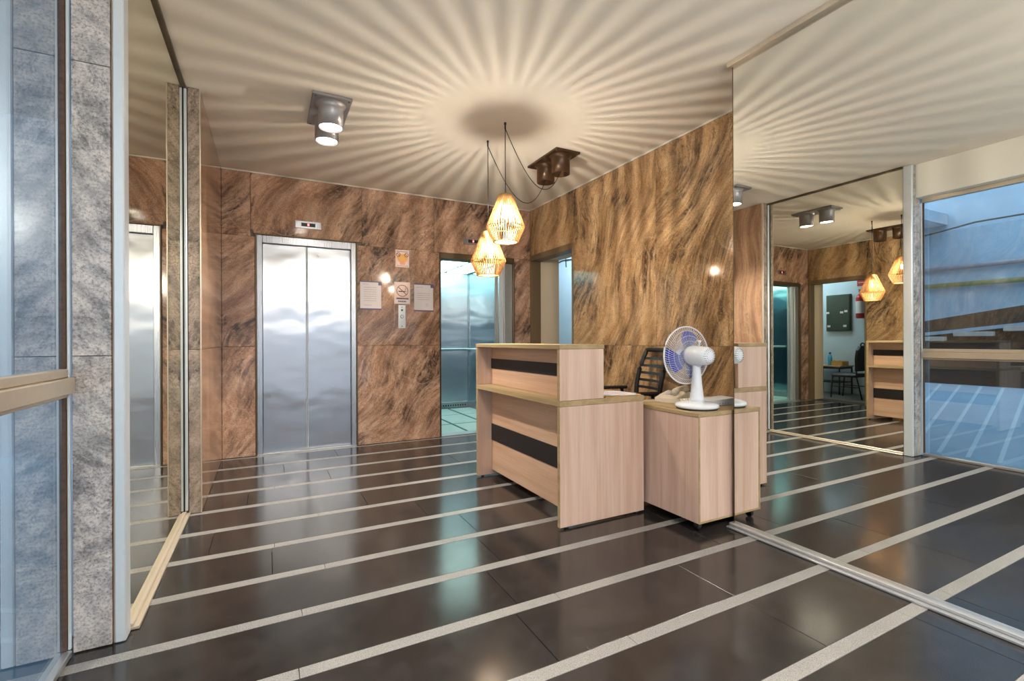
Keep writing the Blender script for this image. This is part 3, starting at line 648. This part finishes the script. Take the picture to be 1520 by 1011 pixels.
# ------------------------------------------------------------------ pendants
def slat_mesh():
    m = MB(); P = [(.052, .350), (.1445, .118), (.092, 0.0)]; hw, th = .0036, .0024
    vs = []
    for r, z in P:
        for dx in (-th, th):
            for dy in (-hw, hw): vs.append((r+dx, dy, z))
    fs = []
    for j in range(2):
        o = j*4; q = o+4
        for a, b in ((0, 1), (1, 3), (3, 2), (2, 0)): fs.append((o+a, o+b, q+b, q+a))
    fs += [(0, 2, 3, 1), (8, 9, 11, 10)]
    return m.add(vs, fs).mesh('slat', M_BAMBOO)
SLAT = slat_mesh()
def pendant(xc, yc, zb, sw, energy, soft, label):
    t = thing('pendant_lamp', label, 'pendant lamp', (xc, yc, zb), 'slatted pendant lamps')
    for i in range(46):
        o = bpy.data.objects.new('slat', SLAT); COL.objects.link(o); o.parent = t; o.rotation_euler = (0, 0, 2*math.pi*i/46)
    def ringp(r, z, rr, nm): 
        MB().tube([(xc+r*math.cos(2*math.pi*i/40), yc+r*math.sin(2*math.pi*i/40), zb+z) for i in range(40)], rr, 6, closed=True).build(nm, M_BAMBOO, t)
    ringp(.1375, .118, .0034, 'hoop'); ringp(.088, .004, .004, 'hoop'); ringp(.100, .232, .002, 'hoop')
    MB().lathe([(.055, .346), (.055, .356), (.05, .358), (.012, .359)], 32, (xc, yc, zb)).build('top_cap', M_BAMBOO, t)
    MB().lathe([(.014, .345), (.020, .335), (.021, .285), (.017, .28)], 16, (xc, yc, zb)).build('lamp_holder', M_BRONZE, t)
    MB().lathe([(.013, .282), (.016, .265), (.032, .225), (.034, .205), (.028, .182), (.012, .172), (.001, .170)], 20, (xc, yc, zb), caps=False).build('bulb', M_BULBG, t)
    MB().lathe([(.001, .182), (.008, .19), (.012, .21), (.009, .24), (.003, .255)], 10, (xc, yc, zb)).build('filament', E_FIL, t)
    ld = bpy.data.lights.new('bulb_light', 'POINT'); ld.energy = energy; ld.shadow_soft_size = soft; ld.color = (1, .93, .82)
    lo = bpy.data.objects.new('bulb_light', ld); COL.objects.link(lo); lo.location = (xc, yc, zb+.213)
    MB().tube([(xc, yc, zb+.355), (xc, yc, CH-.03)], .0032, 6).build('cord', M_CORD, t)
    MB().lathe([(.009, 0), (.009, -.014), (.006, -.016), (.006, -.05)], 12, (xc, yc, CH-.0005)).build('ceiling_hook', M_CORD, t)
    a = Vector((xc, yc, CH-.045)); b = Vector(sw[0]); pts = []
    for i in range(29):
        s_ = i/28; p = a.lerp(b, s_); p.z -= sw[1]*4*s_*(1-s_)*(1+.5*(s_-.5)); pts.append(p)
    MB().tube(pts, .0032, 6).build('swag_cord', M_CORD, t)
pendant(1.593, 3.18, 1.847, ((2.30, 3.50, 2.60), .27), PEND_W, .018, 'slatted bamboo pendant lamp hanging higher, nearer the big mirror')
pendant(1.609, 3.532, 1.642, ((2.30, 3.755, 2.60), .31), PEND_W*.13, .02, 'slatted bamboo pendant lamp hanging lower, towards the open elevator')

def globe(xc, yc, label):  # added globes out of view, brightening the ceiling and walls
    t = thing('fill_globe', label, 'pendant lamp', (xc, yc, 2.2))
    MB().lathe([(.12*math.sin(math.pi*i/16)+.0006, -.12*math.cos(math.pi*i/16)) for i in range(17)], 28, (xc, yc, 2.25), caps=False).build('opal_fill_globe', E_FILL_GLOBE, t)
    MB().lathe([(.03, .118), (.03, .15), (.008, .16), (.008, CH-2.25-.03), (.05, CH-2.25-.025), (.05, CH-2.25-.001)], 20, (xc, yc, 2.25)).build('stem', M_CHROME, t)
globe(.9, -.35, 'unseen opal globe added as fill light between the big mirror and the shopfront glass')
globe(.9, -1.7, 'unseen opal globe added as fill light by the street windows')

# ------------------------------------------------------------------ reception desk
rd = thing('reception_desk', 'ash laminate reception desk with black inlay strips', 'desk', (1.83, 2.94, 0))
dx0, dxu, dx1, dy0, dy1 = 1.51, 1.832, 2.152, 2.32, 3.56
for a, b in ((dy0, dy0+.026), (dy1-.026, dy1)):
    MB().box(dx0+.0015, dx1, a, b, .012, .718, .001).build('end_panel', M_WOODV, rd)
    MB().box(dx0+.0015, dxu, a, b, .754, 1.056, .001).build('upper_end_panel', M_WOODV, rd)
    MB().box(dx0-.0005, dx0+.0012, a, b, .012, .718).box(dx0-.0005, dx0+.0012, a, b, .754, 1.056).build('edge_band', M_EDGE, rd)
MB().box(dx0-.001, dx1+.004, dy0-.003, dy1+.003, .719, .753, .002).build('worktop', M_EDGE, rd)
MB().box(dx0-.001, dxu+.004, dy0-.003, dy1+.003, 1.057, 1.084, .002).build('counter_top', M_EDGE, rd)
i0, i1 = dy0+.027, dy1-.027
MB().box(1.637, 1.655, i0, i1, .05, .718, .001).build('front_panel', M_WOODH, rd)
MB().box(1.637, 1.655, i0, i1, .754, 1.056, .001).build('upper_front_panel', M_WOODH, rd)
MB().box(1.632, 1.6365, i0, i1, .295, .430, .001).build('black_inlay', M_BLACKLAM, rd)
MB().box(1.632, 1.6365, i0, i1, .882, .963, .001).build('black_inlay', M_BLACKLAM, rd)
MB().box(1.70, dxu-.002, i0, i1, .90, .918).build('pigeonhole_shelf', M_WOODH, rd)
for x in (1.56, 2.10):
    for y in (dy0+.013, dy1-.013): MB().lathe([(.014, .0005), (.014, .012)], 12, (x, y, 0)).build('foot', M_BLACKP, rd)
# papers and envelope on the worktop
tag(MB().box(0, .30, 0, .22, 0, .004, xf=Matrix.Translation((1.86, 2.335, .7535)) @ Matrix.Rotation(.05, 4, 'Z')).build('manila_envelope', M_MANILA), 'manila envelope lying at the end of the desk worktop', 'envelope')
pp = thing('paper_stack', 'loose white printed sheets on the manila envelope', 'papers', (2.0, 2.45, .758))
for i in range(4): MB().box(-.12, .12, -.1, .1, 0, .0012, xf=Matrix.Translation((2.0, 2.45, .758+.0014*i)) @ Matrix.Rotation(-.25+.13*i, 4, 'Z')).build('sheet', M_PAPER, pp)
for i in range(6): MB().box(-.08, .08, -.004, .004, 0, .0006, xf=Matrix.Translation((2.0, 2.45, .7636)) @ Matrix.Rotation(.14, 4, 'Z') @ Matrix.Translation((0, -.06+.024*i, 0))).build('print_line', M_INK, pp)

# ------------------------------------------------------------------ rolling cabinet
sc = thing('rolling_cabinet', 'ash laminate cabinet on castors beside the big mirror', 'cabinet', (2.5, 2.2, 0))
cx0, cx1, cy0, cy1 = 2.18, 2.90, 1.905, 2.52
MB().box(cx0+.002, cx1, cy0+.002, cy1, .055, .664, .001).build('body', M_WOODV, sc)
MB().box(cx0-.002, cx1, cy0-.002, cy1, .665, .69, .002).build('cabinet_top', M_EDGE, sc)
MB().box(cx0, cx0+.012, cy0-.0005, cy0+.0018, .055, .664).box(cx0+.012, cx1, cy0-.0005, cy0+.0018, .055, .066).build('edge_band', M_EDGE, sc)
for x in (cx0+.04, cx1-.05):
    for y in (cy0+.04, cy1-.05):
        cs = MB().box(x-.014, x+.014, y-.018, y+.018, .035, .0545, .004).build('castor', M_CHROME, sc)
        MB().lathe([(.021, -.011), (.0225, -.006), (.0225, .006), (.021, .011)], 16, xf=Matrix.Translation((x, y+.006, .0226)) @ Matrix.Rotation(math.pi/2, 4, 'Y')).build('wheel', M_BLACKP, cs)

# ------------------------------------------------------------------ desk fan
FX, FY, FZ = 2.325, 2.045, .6905
fn = thing('desk_fan', 'white desk fan with blue blades on the rolling cabinet', 'fan', (FX, FY, FZ))
MB().lathe([(.118, 0), (.120, .004), (.120, .008), (.112, .010)], 40, (FX, FY, FZ)).build('rubber_rim', M_BLACKP, fn)
MB().lathe([(.120, .008), (.128, .016), (.124, .030), (.095, .040), (.06, .046), (.001, .048)], 40, (FX, FY, FZ)).build('base', M_WPLAST, fn)
MB().lathe([(.046, .044), (.042, .06), (.032, .14), (.025, .225), (.024, .26), (.02, .27)], 24, (FX, FY, FZ)).build('stem', M_WPLAST, fn)
for i in range(4): MB().box(FX-.05+i*.022, FX-.034+i*.022, FY+.07, FY+.09, FZ+.04, FZ+.052, .003).build('speed_button', M_BEIGEP, fn)
HZ = FZ+.322
AXF = Matrix.Translation((FX, FY, HZ)) @ Matrix.Rotation(math.radians(-4), 4, 'Z') @ Matrix.Rotation(-math.pi/2, 4, 'X')     # local z becomes +Y
MB().box(FX-.022, FX+.022, FY-.03, FY+.025, FZ+.255, HZ-.05, .008).build('neck', M_WPLAST, fn)
MB().lathe([(.001, -.108), (.03, -.107), (.048, -.098), (.054, -.082), (.060, -.03), (.062, .03), (.056, .055), (.03, .062), (.001, .063)], 36, xf=AXF).build('motor_housing', M_WPLAST, fn)
m = MB()
for r, n in ((.036, 16), (.027, 12), (.043, 20)):
    for i in range(n):
        a = 2*math.pi*i/n
        m.lathe([(.0022, -.1085 if r < .03 else (-.1055 if r < .04 else -.1025)), (.0022, -.10)], 6, (r*math.cos(a), r*math.sin(a), 0), xf=AXF)
m.build('vent_hole', M_INKD, fn)
MB().lathe([(.006, 0), (.006, .022), (.012, .024), (.012, .034), (.006, .036)], 12, (FX, FY-.02, HZ+.058)).build('oscillation_knob', M_WPLAST, fn)
GR, GY = .178, .085          # guard radius and its centre plane along the axis
gd = MB()
n = 72
for i in range(n):
    a = 2*math.pi*i/n
    pts = []
    for q in range(7):
        s_ = q/6; r = .052+(GR-.052)*s_; z = GY-.034*math.cos(s_*math.pi/2)**.8 if s_ < 1 else GY
        tw = a+.35*s_
        pts.append(AXF @ Vector((r*math.cos(tw), r*math.sin(tw), z)))
    gd.tube(pts, .0012, 3)
for s_ in (.3, .55, .8):
    r = .052+(GR-.052)*s_; z = GY-.034*math.cos(s_*math.pi/2)**.8
    gd.tube([AXF @ Vector((r*math.cos(2*math.pi*i/48), r*math.sin(2*math.pi*i/48), z)) for i in range(48)], .0010, 4, closed=True)
gd.build('rear_guard', M_WPLAST, fn)
gd = MB()
for i in range(n):
    a = 2*math.pi*i/n; pts = []
    for q in range(7):
        s_ = q/6; r = .035+(GR-.035)*s_; z = GY+.052*math.cos(s_*math.pi/2)**.8 if s_ < 1 else GY
        tw = a-.35*s_
        pts.append(AXF @ Vector((r*math.cos(tw), r*math.sin(tw), z)))
    gd.tube(pts, .0012, 3)
gd.build('front_guard', M_WPLAST, fn)
MB().tube([AXF @ Vector((GR*math.cos(2*math.pi*i/64), GR*math.sin(2*math.pi*i/64), GY)) for i in range(64)], .005, 8, closed=True).build('guard_rim', M_WPLAST, fn)
MB().lathe([(.036, GY+.050), (.036, GY+.056), (.02, GY+.059), (.001, GY+.06)], 24, xf=AXF).build('front_badge', M_WPLAST, fn)
MB().lathe([(.030, GY-.02), (.030, GY+.02), (.024, GY+.03), (.001, GY+.032)], 20, xf=AXF).build('hub', M_BLUEB, fn)
for b_ in range(3):
    a0 = 2*math.pi*b_/3+.55; vs = []; fs = []; NR, NA = 9, 8
    for i in range(NR):
        s_ = i/(NR-1); r = .026+.126*s_; hw = .35+.32*math.sin(math.pi*min(1, s_*.75+.12))
        for j in range(NA):
            q = j/(NA-1)-.5; a = a0+q*2*hw+.25*s_
            z = GY+.004+q*.038*(1-.3*s_)
            vs.append(AXF @ Vector((r*math.cos(a), r*math.sin(a), z)))
    o = len(vs); vs += [v+Vector((0, .0018, 0)) for v in vs]
    for i in range(NR-1):
        for j in range(NA-1):
            f = (i*NA+j, i*NA+j+1, (i+1)*NA+j+1, (i+1)*NA+j); fs.append(f); fs.append(tuple(o+x for x in reversed(f)))
    MB().add(vs, fs, smooth=True).build('blade', M_BLUEB, fn)

# ------------------------------------------------------------------ telephone and router
ph = thing('telephone', 'beige desk telephone on the cabinet behind the fan', 'telephone', (2.46, 2.34, .6905))
PX = Matrix.Translation((2.455, 2.36, .6905)) @ Matrix.Rotation(math.radians(20), 4, 'Z')
MB().prism([(-.10, .001), (-.10, .028), (-.02, .045), (.10, .062), (.105, .055), (.105, .001)], -.085, .085, 'xz', xf=PX).build('phone_body', M_BEIGEP, ph)
hs = [PX @ Vector((-.10+.2*i/10, -.052, .068+.018*math.sin(math.pi*i/10)+.012*i/10)) for i in range(11)]
MB().tube(hs, [.022, .024, .02, .017, .015, .015, .015, .017, .02, .024, .022], 12).build('handset', M_BEIGEP, ph)
for i in range(4):
    for j in range(3):
        q = PX @ Matrix.Translation((-.02+.024*i, .01+.022*j, .046+.0036*i))
        MB().box(-.008, .008, -.007, .007, 0, .006, .002, xf=q).build('key', M_PAPER, ph)
co = []
for i in range(140):
    t = i/139; a = t*2*math.pi*16; p = Vector((2.36-.14*t, 2.36+.10*t, .698)); co.append((p.x+.006*math.cos(a), p.y+.006*math.sin(a), p.z+.004*math.sin(a)))
MB().tube(co, .0018, 5).build('coiled_cord', M_BEIGEP, ph)
rt = thing('router_box', 'small white box on the cabinet between the fan and the mirror edge', 'box', (2.60, 2.16, .6905))
QX = Matrix.Translation((2.60, 2.13, .6905)) @ Matrix.Rotation(math.radians(-12), 4, 'Z')
MB().prism([(-.10, .001), (-.10, .018), (-.09, .03), (.09, .045), (.10, .04), (.10, .001)], -.07, .07, 'xz', xf=QX).build('case', M_WPLAST, rt)
for i in range(5): MB().box(-.05+i*.02, -.044+i*.02, -.0715, -.0702, .008, .014, xf=QX).build('port', M_INK, rt)

# ------------------------------------------------------------------ office chair behind the desk
oc = thing('office_chair', 'black office chair with slatted plastic back behind the desk', 'chair', (2.55, 2.95, 0))
OX = Matrix.Translation((2.58, 2.97, 0)) @ Matrix.Rotation(math.radians(-15), 4, 'Z')
MB().box(-.22, .20, -.22, .22, .44, .50, .025, xf=OX).build('seat', M_BLACKP, oc)
def bkp(t, s_):          # back shell: t height 0..1, s_ across -1..1
    z = .55+t*.475; x = .175+.10*t+.03*math.sin(t*math.pi)*-1 - .03*(1-s_*s_)*-1; wdt = (.165+.03*math.sin(math.pi*(t*.75+.1)))*s_
    return OX @ Vector((x, wdt, z))
def rail(nm, f, n=14, r=.014): MB().tube([f(i/(n-1)) for i in range(n)], r, 8).build(nm, M_BLACKP, bkr)
bkr = MB().tube([bkp(i/15, -1) for i in range(16)]+[bkp(1, -1+2*i/12) for i in range(1, 13)]+[bkp(1-i/15, 1) for i in range(1, 16)]+[bkp(0, 1-2*i/12) for i in range(1, 12)], .019, 8, closed=True).build('backrest', M_BLACKP, oc)
for k in range(7):
    t = .10+k*.125
    vs = []; 
    m = MB()
    for i in range(10):
        a, b = bkp(t-.022, -1+2*i/10), bkp(t-.022, -1+2*(i+1)/10); c, d = bkp(t+.022, -1+2*(i+1)/10), bkp(t+.022, -1+2*i/10)
        e = OX.to_3x3() @ Vector((.006, 0, 0))
        m.add([a, b, c, d, a+e, b+e, c+e, d+e], [(0, 1, 2, 3), (7, 6, 5, 4), (0, 4, 5, 1), (3, 2, 6, 7)], smooth=False)
    m.build('slat', M_BLACKP, bkr)
MB().tube([OX @ Vector((.05, 0, .44)), OX @ Vector((.19, 0, .43)), OX @ Vector((.235, 0, .50)), OX @ Vector((.235, 0, .66))], .02, 8).build('back_bracket', M_BLACKP, oc)
for s_ in (-1, 1):
    MB().tube([OX @ Vector((.10, s_*.235, .46)), OX @ Vector((.10, s_*.265, .55)), OX @ Vector((.08, s_*.265, .69))], .014, 8).build('arm_post', M_BLACKP, oc)
    MB().box(-.14, .13, s_*.265-.027, s_*.265+.027, .69, .715, .01, xf=OX).build('armrest', M_BLACKP, oc)
MB().lathe([(.028, .10), (.028, .26), (.018, .262), (.018, .44)], 14, xf=OX).build('gas_post', M_BLACKP, oc)
for k in range(5):
    a = 2*math.pi*k/5+.3; R_ = OX @ Matrix.Rotation(a, 4, 'Z')
    lg = MB().prism([(0, .12), (.25, .075), (.25, .055), (0, .075)], -.017, .017, 'xz', xf=R_).build('base_leg', M_BLACKP, oc)
    MB().lathe([(.024, -.02), (.026, -.012), (.026, .012), (.024, .02)], 14, xf=R_ @ Matrix.Translation((.24, 0, .0275)) @ Matrix.Rotation(math.pi/2, 4, 'X')).build('castor', M_BLACKP, lg)
